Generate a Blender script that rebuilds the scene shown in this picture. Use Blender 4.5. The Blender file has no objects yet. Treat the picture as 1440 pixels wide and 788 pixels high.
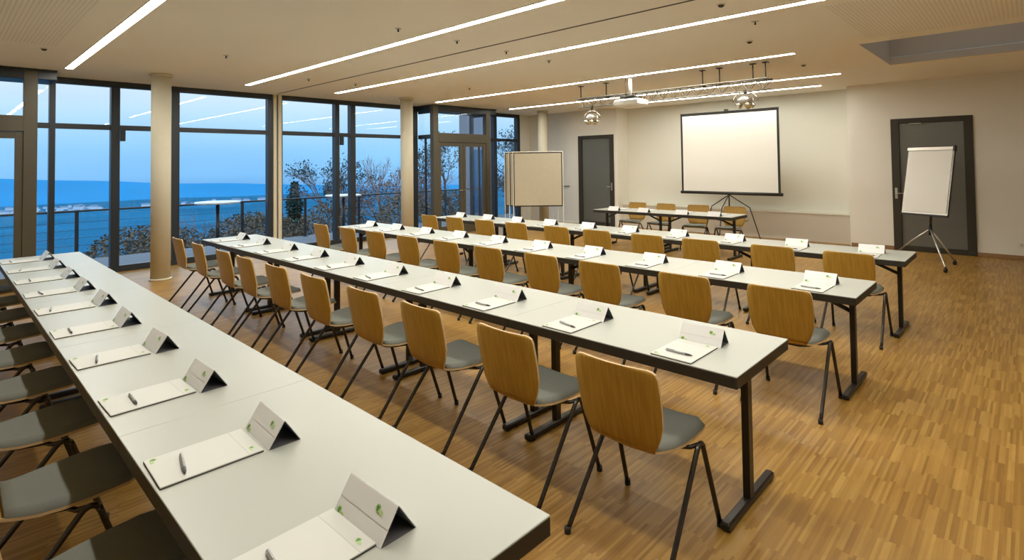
import bpy, math, random
from mathutils import Vector, Matrix
random.seed(7)
PI = math.pi
scn = bpy.context.scene
COL = scn.collection
sRGB = lambda r, g, b: tuple(((c/255/12.92) if c/255 <= .04045 else ((c/255+.055)/1.055)**2.4) for c in (r, g, b))

# ------------------------------------------------------------------ materials
def newmat(name):
    m = bpy.data.materials.new(name); m.use_nodes = True
    nt = m.node_tree; nt.nodes.clear()
    out = nt.nodes.new('ShaderNodeOutputMaterial'); return m, nt, out
def principled(name, col, rough=.5, metal=0., spec=.5, noise=0., nscale=8., bump=0., bscale=60., coat=0.):
    m, nt, out = newmat(name)
    b = nt.nodes.new('ShaderNodeBsdfPrincipled'); nt.links.new(b.outputs[0], out.inputs[0])
    b.inputs['Base Color'].default_value = (*col, 1); b.inputs['Roughness'].default_value = rough
    b.inputs['Metallic'].default_value = metal; b.inputs['Specular IOR Level'].default_value = spec
    b.inputs['Coat Weight'].default_value = coat
    tc = nt.nodes.new('ShaderNodeTexCoord')
    if noise:
        n = nt.nodes.new('ShaderNodeTexNoise'); n.inputs['Scale'].default_value = nscale; n.inputs['Detail'].default_value = 4
        nt.links.new(tc.outputs['Object'], n.inputs['Vector'])
        mx = nt.nodes.new('ShaderNodeMix'); mx.data_type = 'RGBA'
        mx.inputs[6].default_value = (*[c*(1-noise) for c in col], 1); mx.inputs[7].default_value = (*[min(1, c*(1+noise)) for c in col], 1)
        nt.links.new(n.outputs['Fac'], mx.inputs[0]); nt.links.new(mx.outputs[2], b.inputs['Base Color'])
    if bump:
        n2 = nt.nodes.new('ShaderNodeTexNoise'); n2.inputs['Scale'].default_value = bscale
        nt.links.new(tc.outputs['Object'], n2.inputs['Vector'])
        bp = nt.nodes.new('ShaderNodeBump'); bp.inputs['Strength'].default_value = bump; bp.inputs['Distance'].default_value = .002
        nt.links.new(n2.outputs['Fac'], bp.inputs['Height']); nt.links.new(bp.outputs[0], b.inputs['Normal'])
    return m
def emission(name, col, s):
    m, nt, out = newmat(name)
    e = nt.nodes.new('ShaderNodeEmission'); e.inputs[0].default_value = (*col, 1); e.inputs[1].default_value = s
    nt.links.new(e.outputs[0], out.inputs[0]); return m
def glass_mat(name, tint=(1, 1, 1), refl=.06, rough=0.):
    m, nt, out = newmat(name)
    t = nt.nodes.new('ShaderNodeBsdfTransparent'); t.inputs[0].default_value = (*tint, 1)
    g = nt.nodes.new('ShaderNodeBsdfGlossy'); g.inputs['Roughness'].default_value = rough
    lw = nt.nodes.new('ShaderNodeLayerWeight'); lw.inputs[0].default_value = .5
    mr = nt.nodes.new('ShaderNodeMapRange'); mr.inputs['To Min'].default_value = refl; mr.inputs['To Max'].default_value = .75
    pw = nt.nodes.new('ShaderNodeMath'); pw.operation = 'POWER'; pw.inputs[1].default_value = 3.5
    mix = nt.nodes.new('ShaderNodeMixShader')
    nt.links.new(lw.outputs['Facing'], pw.inputs[0]); nt.links.new(pw.outputs[0], mr.inputs[0])
    nt.links.new(mr.outputs[0], mix.inputs[0]); nt.links.new(t.outputs[0], mix.inputs[1]); nt.links.new(g.outputs[0], mix.inputs[2])
    nt.links.new(mix.outputs[0], out.inputs[0]); return m
def parquet_mat():
    m, nt, out = newmat('oak_strip_parquet'); N = nt.nodes; L = nt.links
    b = N.new('ShaderNodeBsdfPrincipled'); L.new(b.outputs[0], out.inputs[0])
    tc = N.new('ShaderNodeTexCoord'); sp = N.new('ShaderNodeSeparateXYZ'); L.new(tc.outputs['Object'], sp.inputs[0])
    def math_(op, a, bb=None, c=None):
        n = N.new('ShaderNodeMath'); n.operation = op
        for i, v in enumerate((a, bb, c)):
            if v is None: continue
            if isinstance(v, (int, float)): n.inputs[i].default_value = v
            else: L.new(v, n.inputs[i])
        return n.outputs[0]
    def white(x, y, z=0.):
        c = N.new('ShaderNodeCombineXYZ')
        for i, v in enumerate((x, y, z)):
            if isinstance(v, (int, float)): c.inputs[i].default_value = v
            else: L.new(v, c.inputs[i])
        w = N.new('ShaderNodeTexWhiteNoise'); w.noise_dimensions = '3D'; L.new(c.outputs[0], w.inputs[0]); return w.outputs['Value']
    row = math_('FLOOR', math_('DIVIDE', sp.outputs[0], .0135))
    # boards (groups of strips) share their end joints
    grp = math_('FLOOR', math_('DIVIDE', sp.outputs[0], .135))
    off = math_('ADD', white(grp, 3.3), math_('MULTIPLY', white(row, 9.1), .22))
    colm = math_('FLOOR', math_('ADD', math_('DIVIDE', sp.outputs[1], .25), off))
    v1 = white(row, colm, 1.); v2 = white(grp, colm, 5.)
    nz = N.new('ShaderNodeTexNoise'); mp = N.new('ShaderNodeMapping'); mp.inputs['Scale'].default_value = (90, 6, 1)
    L.new(tc.outputs['Object'], mp.inputs[0]); L.new(mp.outputs[0], nz.inputs['Vector']); nz.inputs['Scale'].default_value = 1.; nz.inputs['Detail'].default_value = 3
    f = math_('ADD', math_('ADD', math_('MULTIPLY', v1, .52), math_('MULTIPLY', v2, .16)), math_('MULTIPLY', nz.outputs['Fac'], .26))
    cr = N.new('ShaderNodeValToRGB'); e = cr.color_ramp.elements
    e[0].position = .12; e[0].color = (*FLOORC[0], 1); e[1].position = .9; e[1].color = (*FLOORC[2], 1)
    k = e.new(.5); k.color = (*FLOORC[1], 1)
    L.new(f, cr.inputs[0]); L.new(cr.outputs[0], b.inputs['Base Color'])
    b.inputs['Roughness'].default_value = .38; b.inputs['Specular IOR Level'].default_value = .4
    fx = math_('FRACT', math_('DIVIDE', sp.outputs[0], .0135)); edge = math_('LESS_THAN', fx, .06)
    bp = N.new('ShaderNodeBump'); bp.invert = True; bp.inputs['Strength'].default_value = .15; bp.inputs['Distance'].default_value = .001
    L.new(edge, bp.inputs['Height']); L.new(bp.outputs[0], b.inputs['Normal'])
    return m
def oak_mat(name, c1, c2, axis=2):
    m, nt, out = newmat(name); N = nt.nodes; L = nt.links
    b = N.new('ShaderNodeBsdfPrincipled'); L.new(b.outputs[0], out.inputs[0])
    tc = N.new('ShaderNodeTexCoord'); mp = N.new('ShaderNodeMapping')
    mp.inputs['Scale'].default_value = (70, 5, 5) if axis == 2 else (70, 5, 5)
    nz = N.new('ShaderNodeTexNoise'); nz.inputs['Scale'].default_value = 1; nz.inputs['Detail'].default_value = 5; nz.inputs['Distortion'].default_value = .4
    L.new(tc.outputs['Object'], mp.inputs[0]); L.new(mp.outputs[0], nz.inputs['Vector'])
    cr = N.new('ShaderNodeValToRGB'); cr.color_ramp.elements[0].position = .3; cr.color_ramp.elements[1].position = .72
    cr.color_ramp.elements[0].color = (*c1, 1); cr.color_ramp.elements[1].color = (*c2, 1)
    L.new(nz.outputs['Fac'], cr.inputs[0]); L.new(cr.outputs[0], b.inputs['Base Color'])
    b.inputs['Roughness'].default_value = .42; b.inputs['Specular IOR Level'].default_value = .4
    return m
def ceiling_mat():
    m, nt, out = newmat('acoustic_plaster'); N = nt.nodes; L = nt.links
    b = N.new('ShaderNodeBsdfPrincipled'); L.new(b.outputs[0], out.inputs[0]); b.inputs['Roughness'].default_value = .8
    b.inputs['Specular IOR Level'].default_value = .2
    tc = N.new('ShaderNodeTexCoord')
    # perforated holes on a 3.2 cm grid
    sp = N.new('ShaderNodeSeparateXYZ'); L.new(tc.outputs['Object'], sp.inputs[0])
    def mth(op, a, bb=None):
        n = N.new('ShaderNodeMath'); n.operation = op
        for i, v in enumerate((a, bb)):
            if v is None: continue
            if isinstance(v, (int, float)): n.inputs[i].default_value = v
            else: L.new(v, n.inputs[i])
        return n.outputs[0]
    def cell(o):
        f = mth('FRACT', mth('DIVIDE', o, .034)); d = mth('SUBTRACT', f, .5); return mth('MULTIPLY', d, d)
    dist = mth('ADD', cell(sp.outputs[0]), cell(sp.outputs[1]))
    hole = mth('LESS_THAN', dist, .07)
    # perforated fields leave smooth margins along the light slots
    ra = mth('MULTIPLY', mth('LESS_THAN', sp.outputs[1], .95), mth('GREATER_THAN', sp.outputs[0], -8.2))
    rb = mth('MULTIPLY', mth('MULTIPLY', mth('GREATER_THAN', sp.outputs[0], -1.35), mth('GREATER_THAN', sp.outputs[1], 5.7)), mth('LESS_THAN', sp.outputs[1], 7.6))
    fac = mth('MULTIPLY', hole, mth('MAXIMUM', ra, rb))
    nz = N.new('ShaderNodeTexNoise'); nz.inputs['Scale'].default_value = .7; L.new(tc.outputs['Object'], nz.inputs['Vector'])
    mx0 = N.new('ShaderNodeMix'); mx0.data_type = 'RGBA'; mx0.inputs[6].default_value = (*[c*.97 for c in CEILC], 1); mx0.inputs[7].default_value = (*[c*1.03 for c in CEILC], 1)
    L.new(nz.outputs['Fac'], mx0.inputs[0])
    mx = N.new('ShaderNodeMix'); mx.data_type = 'RGBA'; mx.inputs[7].default_value = (*[c*.74 for c in CEILC], 1)
    L.new(mx0.outputs[2], mx.inputs[6]); L.new(fac, mx.inputs[0]); L.new(mx.outputs[2], b.inputs['Base Color'])
    return m

FLOORC = [(.225, .110, .018), (.33, .180, .036), (.46, .28, .075)]
CEILC = (.93, .905, .84)
M = {}
M['parquet'] = parquet_mat()
M['ceiling'] = ceiling_mat()
M['ceil_plain'] = principled('ceiling_plain_plaster', CEILC, .85, spec=.2, noise=.02)
M['wall'] = principled('cream_wall_paint', (.81, .79, .72), .8, spec=.25, noise=.02, nscale=3, bump=.1)
M['niche'] = principled('warm_cream_wall_paint', (.75, .745, .67), .75, spec=.25, noise=.015, nscale=3)
M['dado'] = principled('grey_beige_wall_paint', (.58, .54, .46), .7, spec=.25, noise=.02)
M['skylight'] = principled('skylight_shaft_paint', (.60, .55, .48), .8, spec=.2)
M['column'] = principled('smooth_concrete_column', (.60, .56, .44), .7, spec=.3, noise=.05, nscale=5, bump=.15)
M['olive'] = principled('olive_bronze_frame', (.085, .073, .048), .45, spec=.4, noise=.04)
M['dark'] = principled('anthracite_aluminium', (.018, .024, .032), .4, spec=.5, noise=.05)
M['dframe'] = principled('dark_bronze_door_frame', (.035, .03, .020), .5, spec=.4, noise=.06)
M['dglass'] = principled('grey_smoked_door_glass', (.135, .14, .125), .25, spec=.6, noise=.06, nscale=2)
M['glass'] = glass_mat('window_glass', (.97, .985, 1), .018)
M['laminate'] = principled('white_laminate', (.44, .46, .42), .34, spec=.45, noise=.01, nscale=4)
M['edge'] = principled('black_table_edge', (.022, .018, .013), .5, spec=.4, noise=.1)
M['legmetal'] = principled('black_powder_coated_steel', (.022, .019, .016), .36, metal=.3, spec=.5)
M['chairmetal'] = principled('dark_chrome_tube', (.055, .05, .045), .25, metal=.7, spec=.5)
M['rubber'] = principled('black_rubber', (.01, .009, .008), .7)
M['oak'] = oak_mat('honey_oak_ply', (.33, .182, .022), (.46, .272, .045))
M['plyedge'] = principled('pale_ply_edge', (.62, .46, .26), .5, noise=.1, nscale=30)
M['fabric'] = principled('grey_wool_fabric', (.17, .18, .16), .95, spec=.1, noise=.12, nscale=140, bump=.4, bscale=400)
M['paper'] = principled('white_paper', (.63, .64, .61), .55, spec=.3, noise=.01)
M['card'] = principled('white_card_satin', (.78, .79, .79), .35, spec=.4)
M['cardin'] = principled('grey_card_inside', (.12, .12, .13), .6)
M['padback'] = principled('dark_pad_backing', (.05, .045, .04), .7)
M['green'] = principled('leaf_green_print', (.10, .26, .05), .5)
M['palegreen'] = principled('pale_green_print', (.45, .62, .28), .5)
M['greyink'] = principled('pale_grey_print', (.5, .52, .5), .5)
M['pen'] = principled('silver_pen_barrel', (.40, .41, .41), .35, metal=.2)
M['pengrip'] = principled('dark_pen_grip', (.05, .05, .055), .4)
M['screenw'] = principled('matt_white_screen', (.80, .79, .74), .8, spec=.1)
M['black'] = principled('matt_black', (.012, .011, .01), .5)
M['white'] = principled('white_lacquer', (.8, .79, .74), .35)
M['chrome'] = principled('chrome', (.7, .68, .62), .12, metal=1.)
M['alu'] = principled('brushed_aluminium', (.62, .60, .55), .3, metal=.9)
M['board'] = principled('brown_paper_pinboard', (.54, .50, .39), .85, spec=.1, noise=.06, nscale=9, bump=.6, bscale=7)
M['trussmetal'] = principled('dull_truss_aluminium', (.30, .28, .24), .35, metal=.8)
M['led'] = emission('linear_light_diffuser', (1., .96, .85), 51.)
M['bulb'] = principled('lamp_lens', (.8, .76, .62), .08, metal=.6)
M['baseboard'] = principled('oak_baseboard', (.30, .17, .07), .5, noise=.1)
M['plate'] = principled('white_plastic', (.75, .70, .60), .4)
M['deck'] = principled('terrace_paving', (.08, .10, .125), .7, noise=.2, nscale=3)
M['tabletopout'] = principled('weathered_white_top', (.72, .76, .8), .3)
M['bark'] = principled('grey_brown_bark', (.10, .075, .06), .9, noise=.3, nscale=20)
M['twig'] = principled('reddish_brown_twigs', (.21, .15, .135), .9, noise=.3, nscale=10)
M['leaf'] = principled('dull_blue_green_leaves', (.05, .09, .10), .9, spec=.1, noise=.4, nscale=3)
M['extwall'] = principled('grey_exterior_render', (.22, .23, .26), .8)
M['extglass'] = principled('teal_glass_panel', (.02, .10, .20), .15)
M['conifer'] = principled('dark_conifer_needles', (.012, .05, .045), .9, noise=.4, nscale=6)
M['hedge'] = principled('grey_brown_hedge_leaves', (.14, .115, .085), .9, spec=.1, noise=.5, nscale=2)
M['meadow'] = principled('valley_meadow_woods_haze_tint', (.018, .11, .20), .95, spec=0., noise=.5, nscale=.006)  # blue of the aerial haze over the valley is put into this base colour
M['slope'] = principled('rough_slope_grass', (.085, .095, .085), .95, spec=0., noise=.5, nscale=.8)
M['ridge'] = principled('far_ridge_forest_haze_tint', (.026, .19, .38), .95, spec=0., noise=.15, nscale=.0015)  # forest colour with distance haze painted in as blue
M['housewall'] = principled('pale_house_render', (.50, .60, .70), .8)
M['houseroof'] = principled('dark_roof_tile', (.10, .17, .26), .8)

# ------------------------------------------------------------------ mesh builder
class MB:
    def __init__(s): s.v = []; s.f = []; s.m = []; s.sm = []
    def add(s, vs, fs, mi=0, smooth=False):
        o = len(s.v); s.v += [tuple(v) for v in vs]; s.f += [tuple(i+o for i in f) for f in fs]
        s.m += [mi]*len(fs); s.sm += [smooth]*len(fs); return s
    def box(s, x0, x1, y0, y1, z0, z1, mi=0, mat=None):
        vs = [Vector((x, y, z)) for x in (x0, x1) for y in (y0, y1) for z in (z0, z1)]
        if mat is not None: vs = [mat @ v for v in vs]
        return s.add(vs, [(0, 1, 3, 2), (4, 6, 7, 5), (0, 4, 5, 1), (2, 3, 7, 6), (0, 2, 6, 4), (1, 5, 7, 3)], mi)
    def bbox(s, x0, x1, y0, y1, z0, z1, b=.004, mi=0, mat=None):
        # chamfered box: octagonal rings
        vs = []; 
        for z, i in ((z0, b), (z0+b, 0), (z1-b, 0), (z1, b)):
            a, c, d, e = x0+i, x1-i, y0+i, y1-i; k = b*.6
            ring = [(a+k, d), (c-k, d), (c, d+k), (c, e-k), (c-k, e), (a+k, e), (a, e-k), (a, d+k)]
            vs += [Vector((p[0], p[1], z)) for p in ring]
        if mat is not None: vs = [mat @ v for v in vs]
        fs = [tuple(range(7, -1, -1)), tuple(range(24, 32))]
        for r in range(3):
            for i in range(8): fs.append((r*8+i, r*8+(i+1) % 8, r*8+8+(i+1) % 8, r*8+8+i))
        return s.add(vs, fs, mi)
    def tube(s, pts, r, n=8, mi=0, caps=True, closed=False):
        pts = [Vector(p) for p in pts]; rs = r if isinstance(r, (list, tuple)) else [r]*len(pts)
        N = len(pts); vs = []; up = None
        for i, p in enumerate(pts):
            if closed: t = (pts[(i+1) % N]-pts[i-1])
            else: t = (pts[min(i+1, N-1)]-pts[max(i-1, 0)])
            t.normalize()
            if up is None:
                a = Vector((0, 0, 1)) if abs(t.z) < .9 else Vector((1, 0, 0)); up = (a-t*a.dot(t)).normalized()
            else:
                up = (up-t*up.dot(t)).normalized()
            w = t.cross(up)
            vs += [p+(up*math.cos(2*PI*k/n)+w*math.sin(2*PI*k/n))*rs[i] for k in range(n)]
        fs = []
        for i in range(N if closed else N-1):
            j = (i+1) % N
            for k in range(n): fs.append((i*n+k, i*n+(k+1) % n, j*n+(k+1) % n, j*n+k))
        s.add(vs, fs, mi, True)
        if caps and not closed:
            o = len(s.v)-len(vs)
            s.f += [tuple(o+k for k in range(n-1, -1, -1)), tuple(o+(N-1)*n+k for k in range(n))]; s.m += [mi]*2; s.sm += [False]*2
        return s
    def cyl(s, c, r, z0, z1, n=20, mi=0): return s.tube([(c[0], c[1], z0), (c[0], c[1], z1)], r, n, mi)
    def lathe(s, prof, c=(0, 0, 0), n=24, mi=0, mat=None):
        vs = []; fs = []
        for r, z in prof: vs += [Vector((r*math.cos(2*PI*k/n), r*math.sin(2*PI*k/n), z)) for k in range(n)]
        for i in range(len(prof)-1):
            for k in range(n): fs.append((i*n+k, i*n+(k+1) % n, (i+1)*n+(k+1) % n, (i+1)*n+k))
        fs += [tuple(range(n-1, -1, -1)), tuple((len(prof)-1)*n+k for k in range(n))]
        if mat is not None: vs = [mat @ v for v in vs]
        vs = [v+Vector(c) for v in vs]
        return s.add(vs, fs, mi, True)
    def prism(s, poly, x0, x1, mi=0):     # polygon in (y, z) extruded along x
        n = len(poly); vs = [(x0, y, z) for y, z in poly]+[(x1, y, z) for y, z in poly]
        fs = [tuple(range(n)), tuple(range(2*n-1, n-1, -1))]+[(i, i+n, (i+1) % n+n, (i+1) % n) for i in range(n)]
        return s.add(vs, fs, mi)
    def build(s, name, mats, parent=None, loc=None):
        me = bpy.data.meshes.new(name)
        off = Vector(loc) if loc is not None else Vector((0, 0, 0))
        me.from_pydata([Vector(v)-off for v in s.v], [], s.f)
        if not isinstance(mats, (list, tuple)): mats = [mats]
        for m in mats: me.materials.append(m)
        me.polygons.foreach_set('material_index', s.m); me.polygons.foreach_set('use_smooth', s.sm); me.update()
        o = bpy.data.objects.new(name, me); COL.objects.link(o); o.location = off
        if parent: o.parent = parent
        return o
def recalc(o):
    import bmesh
    bm = bmesh.new(); bm.from_mesh(o.data); bmesh.ops.recalc_face_normals(bm, faces=bm.faces); bm.to_mesh(o.data); bm.free(); return o
def thing(name, label, cat, loc=(0, 0, 0), rz=0, group=None):
    o = bpy.data.objects.new(name, None); COL.objects.link(o); o.location = loc; o.rotation_euler = (0, 0, rz)
    o.empty_display_size = .1
    return tag(o, label, cat, group)
def tag(o, label, cat, group=None, kind=None):
    o['label'] = label; o['category'] = cat
    if group: o['group'] = group
    if kind: o['kind'] = kind
    return o
def struct(name, mb, mat, parent=None, loc=None):
    o = recalc(mb.build(name, mat, parent, loc))
    if not parent: o['kind'] = 'structure'
    return o
def copy_tree(o, parent=None):
    c = o.copy(); COL.objects.link(c)
    if parent: c.parent = parent
    for ch in list(o.children): copy_tree(ch, c)
    return c
ORD = ['first', 'second', 'third', 'fourth', 'fifth', 'sixth', 'seventh', 'eighth', 'ninth', 'tenth']

# ------------------------------------------------------------------ key dimensions
ZC = 3.123; WX = -10.94; VX = -10.25; YF = 12.3; YN = 12.8; XR = 3.4; YB = -2.6
ROWY = [0.4549, 2.4245, 4.3377, 6.1726]; TW = .696; TL = 1.4
ROWX = [-.9645, -.957, -.890, -.865]      # right end of each row

# ------------------------------------------------------------------ room shell
struct('floor', MB().box(WX, XR, YB, YN+.1, -.12, 0), M['parquet'])
# ceiling with openings for the rooflight (X -1.51..2.4, Y 7.93..10.03)
SX0, SX1, SY0, SY1 = -1.515, 2.3, 7.92, 10.04
cb = MB()
for a in ((WX-.25, SX0, YB, YN+.1), (SX0, SX1, YB, SY0), (SX0, SX1, SY1, YN+.1), (SX1, XR, YB, YN+.1)):
    cb.box(a[0], a[1], a[2], a[3], ZC, ZC+.12)
struct('ceiling', cb, M['ceiling'])
sk = MB()
sk.box(SX0-.08, SX0, SY0-.08, SY1+.08, ZC+.12, 3.9); sk.box(SX1, SX1+.08, SY0-.08, SY1+.08, ZC+.12, 3.9)
sk.box(SX0, SX1, SY0-.08, SY0, ZC+.12, 3.9); sk.box(SX0, SX1, SY1, SY1+.08, ZC+.12, 3.9)
sk.box(SX0+.0005, SX1, SY1-.05, SY1-.0005, ZC+.001, ZC+.10); sk.box(SX0+.0005, SX1, SY0+.0005, SY0+.004, ZC+.001, ZC+.13); sk.box(SX0+.0005, SX0+.004, SY0, SY1, ZC+.001, ZC+.13)
struct('trim_skylight_shaft', sk, M['skylight'])
w = struct('window_skylight', MB().box(SX0-.06, SX1+.06, SY0-.06, SY0, 3.9, 3.96).box(SX0-.06, SX1+.06, SY1, SY1+.06, 3.9, 3.96).box(SX0-.06, SX0, SY0, SY1, 3.9, 3.96).box(SX1, SX1+.06, SY0, SY1, 3.9, 3.96).box(.3, .36, SY0, SY1, 3.9, 3.96), M['dark'])
MB().box(SX0, SX1, SY0, SY1, 3.92, 3.93).build('pane', glass_mat('skylight_glass', (.46, .42, .39), .04), w)

# front wall
DZ = 2.43
fw = MB()
fw.box(WX, -9.11, YF, YF+.2, 0, ZC); fw.box(-9.11, -7.96, YF, YF+.2, DZ, ZC); fw.box(-7.96, -7.85, YF, YF+.2, 0, ZC)
fw.box(-7.96, -7.85, YF+.2, YN+.1, 0, ZC)
fw.box(-2.585, -1.88, YF, YF+.2, 0, ZC); fw.box(-1.88, -.70, YF, YF+.2, DZ, ZC); fw.box(-.70, XR, YF, YF+.2, 0, ZC)
fw.box(-2.585, -2.5, YF+.2, YN+.1, 0, ZC)
struct('wall_front', fw, M['wall'])
struct('wall_niche', MB().box(-7.85, -2.585, YN, YN+.1, 0, ZC), M['niche'])
struct('wall_niche_ledge', MB().box(-7.849, -2.586, 12.52, YN, 0, .57), M['dado'])
struct('trim_1', MB().box(-7.849, -2.586, 12.50, YN, .57, .60), M['niche'])
struct('wall_right', MB().box(XR, XR+.1, YB, YN+.1, 0, ZC), M['wall'])
struct('wall_back', MB().box(WX, XR, YB-.1, YB, 0, ZC), M['wall'])
struct('baseboard_front', MB().bbox(-.70, XR, YF-.018, YF, 0, .07).bbox(-2.57, -1.88, YF-.018, YF, 0, .07), M['baseboard'])
struct('baseboard_front_left', MB().bbox(WX+.3, -9.12, YF-.018, YF, 0, .06), M['wall'])
# solid window-wall stub beside the front corner
struct('wall_left', MB().box(WX-.15, WX+.02, 11.82, YF+.2, 0, ZC).box(WX-.15, WX-.05, YB, -.93, 0, ZC), M['wall'])

# flush doors in the front wall
def flush_door(name, x0, x1, hx, hdir):
    fr = MB(); t = .125
    fr.bbox(x0, x0+t, YF-.025, YF+.1, 0, DZ); fr.bbox(x1-t, x1, YF-.025, YF+.1, 0, DZ); fr.bbox(x0+t, x1-t, YF-.025, YF+.1, DZ-.09, DZ); fr.bbox(x0+t, x1-t, YF-.02, YF+.1, 0, .09)
    d = struct(name, fr, M['dframe'])
    MB().bbox(x0+t, x1-t, YF+.01, YF+.05, .09, DZ-.09).build('door_panel', M['dglass'], d)
    h = MB().bbox(hx-.02, hx+.02, YF-.033, YF-.0251, .95, 1.15).tube([(hx, YF-.03, 1.05), (hx, YF-.075, 1.05), (hx+hdir*.03, YF-.08, 1.05), (hx+hdir*.13, YF-.08, 1.05)], .009, 8).build('door_handle', M['alu'], d)
    h['label'] = 'brushed metal lever handle'
    return d
d1 = flush_door('door_1', -9.11, -7.96, -8.03, -1)
d2 = flush_door('door_2', -1.88, -.70, -1.82, 1)
MB().bbox(-1.60, -1.42, YF-.055, YF-.0, 2.32, 2.335).build('door_closer', M['alu'], d2)

# ------------------------------------------------------------------ glazed window wall
HZ0, HZ1 = 3.03, ZC      # head rail
TZ0, TZ1 = 2.325, 2.405    # transom
def window(n, y0, y1, posts, x=WX, sill=.10, post_w=.05, mat='dark'):
    """one glazed bay in the plane X = x; posts = list of (ya, yb)"""
    f = MB()
    f.bbox(x-.06, x+.06, y0, y1, HZ0, HZ1); f.bbox(x-.06, x+.07, y0, y1, .001, sill)
    for a, b in posts: f.bbox(x-.07, x+.07, a, b, sill, HZ0)
    o = struct('window_%d' % n, f, M[mat])
    edges = sorted(posts); gaps = [(edges[i][1], edges[i+1][0]) for i in range(len(edges)-1)]
    tr = MB(); gl = MB(); gu = MB()
    for a, b in gaps:
        if b-a < .02: continue
        tr.bbox(x-.05, x+.06, a, b, TZ0, TZ1)
        g = MB().box(x-.006, x+.006, a, b, sill, TZ0).build('pane', M['glass'], o)
        g = MB().box(x-.006, x+.006, a, b, TZ1, HZ0).build('upper_pane', M['glass'], o)
    tr.build('transom', M[mat], o)
    return o
wA = window(1, .955, 2.94, [(.955, .99), (1.19, 1.262), (1.965, 2.085), (2.835, 2.94)])
wB = window(2, 2.94, 4.59, [(2.9401, 2.955), (4.50, 4.59)])
wC = window(3, 4.755, 8.12, [(4.755, 4.785), (5.93, 6.03), (6.30, 6.42), (7.98, 8.12)])
wD = window(4, 9.94, 11.82, [(9.94, 9.98), (10.745, 10.86), (11.71, 11.82)])
MB().bbox(WX+.071, WX+.13, 2.085, 2.15, 2.14, 2.33).build('opener_box', M['dark'], wA)
MB().bbox(WX+.071, WX+.13, 6.03, 6.10, 2.14, 2.33).build('opener_box', M['dark'], wC)
# pale pilaster between bays with a dark joint
struct('trim_2', MB().bbox(WX-.08, WX+.10, 4.591, 4.655, 0, ZC).bbox(WX-.08, WX+.10, 4.685, 4.754, 0, ZC), M['column'])
struct('trim_3', MB().box(WX-.08, WX+.06, 4.655, 4.685, 0, ZC), M['dark'])
struct('trim_4', MB().box(WX-.12, WX+.02, -1.2, 11.82, -.119, .0005), M['dark'])

# draught-lobby boxes: front door plane at X = VX, glass returns to the window plane
def lobby(n, ya, yb, stiles, gl, posts=True, sidex=WX):
    f = MB(); P = M['olive']
    # front frame: corner posts, head, transom
    f.bbox(VX-.10, VX+.03, ya, ya+.15, 0, ZC-.001); f.bbox(VX-.10, VX+.03, yb-.15, yb, 0, ZC-.001)
    f.bbox(VX-.09, VX+.035, ya+.15, yb-.15, 2.23, 2.45)
    o = struct('door_%d' % n, f, P)
    MB().box(VX-.01, VX+.002, ya+.15, yb-.15, 2.45, 2.97).build('upper_pane', M['glass'], o)
    MB().bbox(VX-.09, VX+.02, ya+.15, yb-.15, 2.97, ZC-.001).bbox(WX+.075, VX-.101, ya+.0, yb+.21, 2.985, ZC-.0015).bbox(VX-.10, VX+.02, yb+.001, yb+.21, 2.985, ZC-.0015).bbox(VX+.031, VX+.06, ya, yb+.21, ZC-.03, ZC-.001).build('head_rail', M['dark'], o)
    # double leaves
    m = (ya+yb)/2
    for a, b, s in ((ya+.151, m-.004, 1), (m+.004, yb-.151, -1)):
        lf = MB(); w_ = .085
        lf.bbox(VX-.06, VX+.01, a, a+w_, .01, 2.225); lf.bbox(VX-.06, VX+.01, b-w_, b, .01, 2.225)
        lf.bbox(VX-.06, VX+.01, a+w_, b-w_, 2.13, 2.225); lf.bbox(VX-.06, VX+.01, a+w_, b-w_, .01, .20)
        l = recalc(lf.build('door_leaf', P, o))
        MB().box(VX-.03, VX-.02, a+w_, b-w_, .20, 2.13).build('pane', M['glass'], l)
        hy = b-.04 if s == 1 else a+.04
        hh = MB().tube([(VX+.011, hy, 1.05), (VX+.06, hy, 1.05), (VX+.06, hy-s*.12, 1.05)], .009, 8).build('door_handle', M['alu'], l)
    # side returns
    for y in (ya+.06, yb-.06):
        if y < 0: continue
        s_ = MB().bbox(WX+.075, VX-.101, y-.025, y+.025, 2.93, 2.984).bbox(WX+.075, VX-.101, y-.025, y+.025, .001, .10).bbox(WX+.075, VX-.101, y-.025, y+.025, TZ0-.01, TZ1+.01)
        s_.bbox(-10.62, -10.58, y-.02, y+.02, .1, TZ0-.01)
        sp_ = s_.build('side_frame', M['dark'], o)
        MB().box(WX+.075, VX-.101, y-.005, y+.005, .1, 2.93).build('side_pane', M['glass'], o)
    return o
lobby(3, -.95, .99, None, None)
lobby(4, 8.09, 9.97, None, None)

# ------------------------------------------------------------------ columns
def column(x, y, label):
    t = thing('round_column', label, 'column', (x, y, 0), 0, None)
    MB().lathe([(.132, .02), (.132, ZC-.03)], n=40).build('shaft', M['column'], t)
    MB().lathe([(.152, 0.0), (.152, .022), (.134, .03)], n=40).build('base_ring', M['column'], t)
    MB().lathe([(.134, ZC-.04), (.155, ZC-.025), (.155, ZC-.001)], n=40).build('collar', M['column'], t)
column(-9.62, 2.364, 'smooth beige round concrete column closest to the left of the picture')
column(-9.64, 6.912, 'middle beige round column standing between the tall windows')
column(-9.62, 11.38, 'beige round column rising behind the brown pinboards in the far corner')

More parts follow.
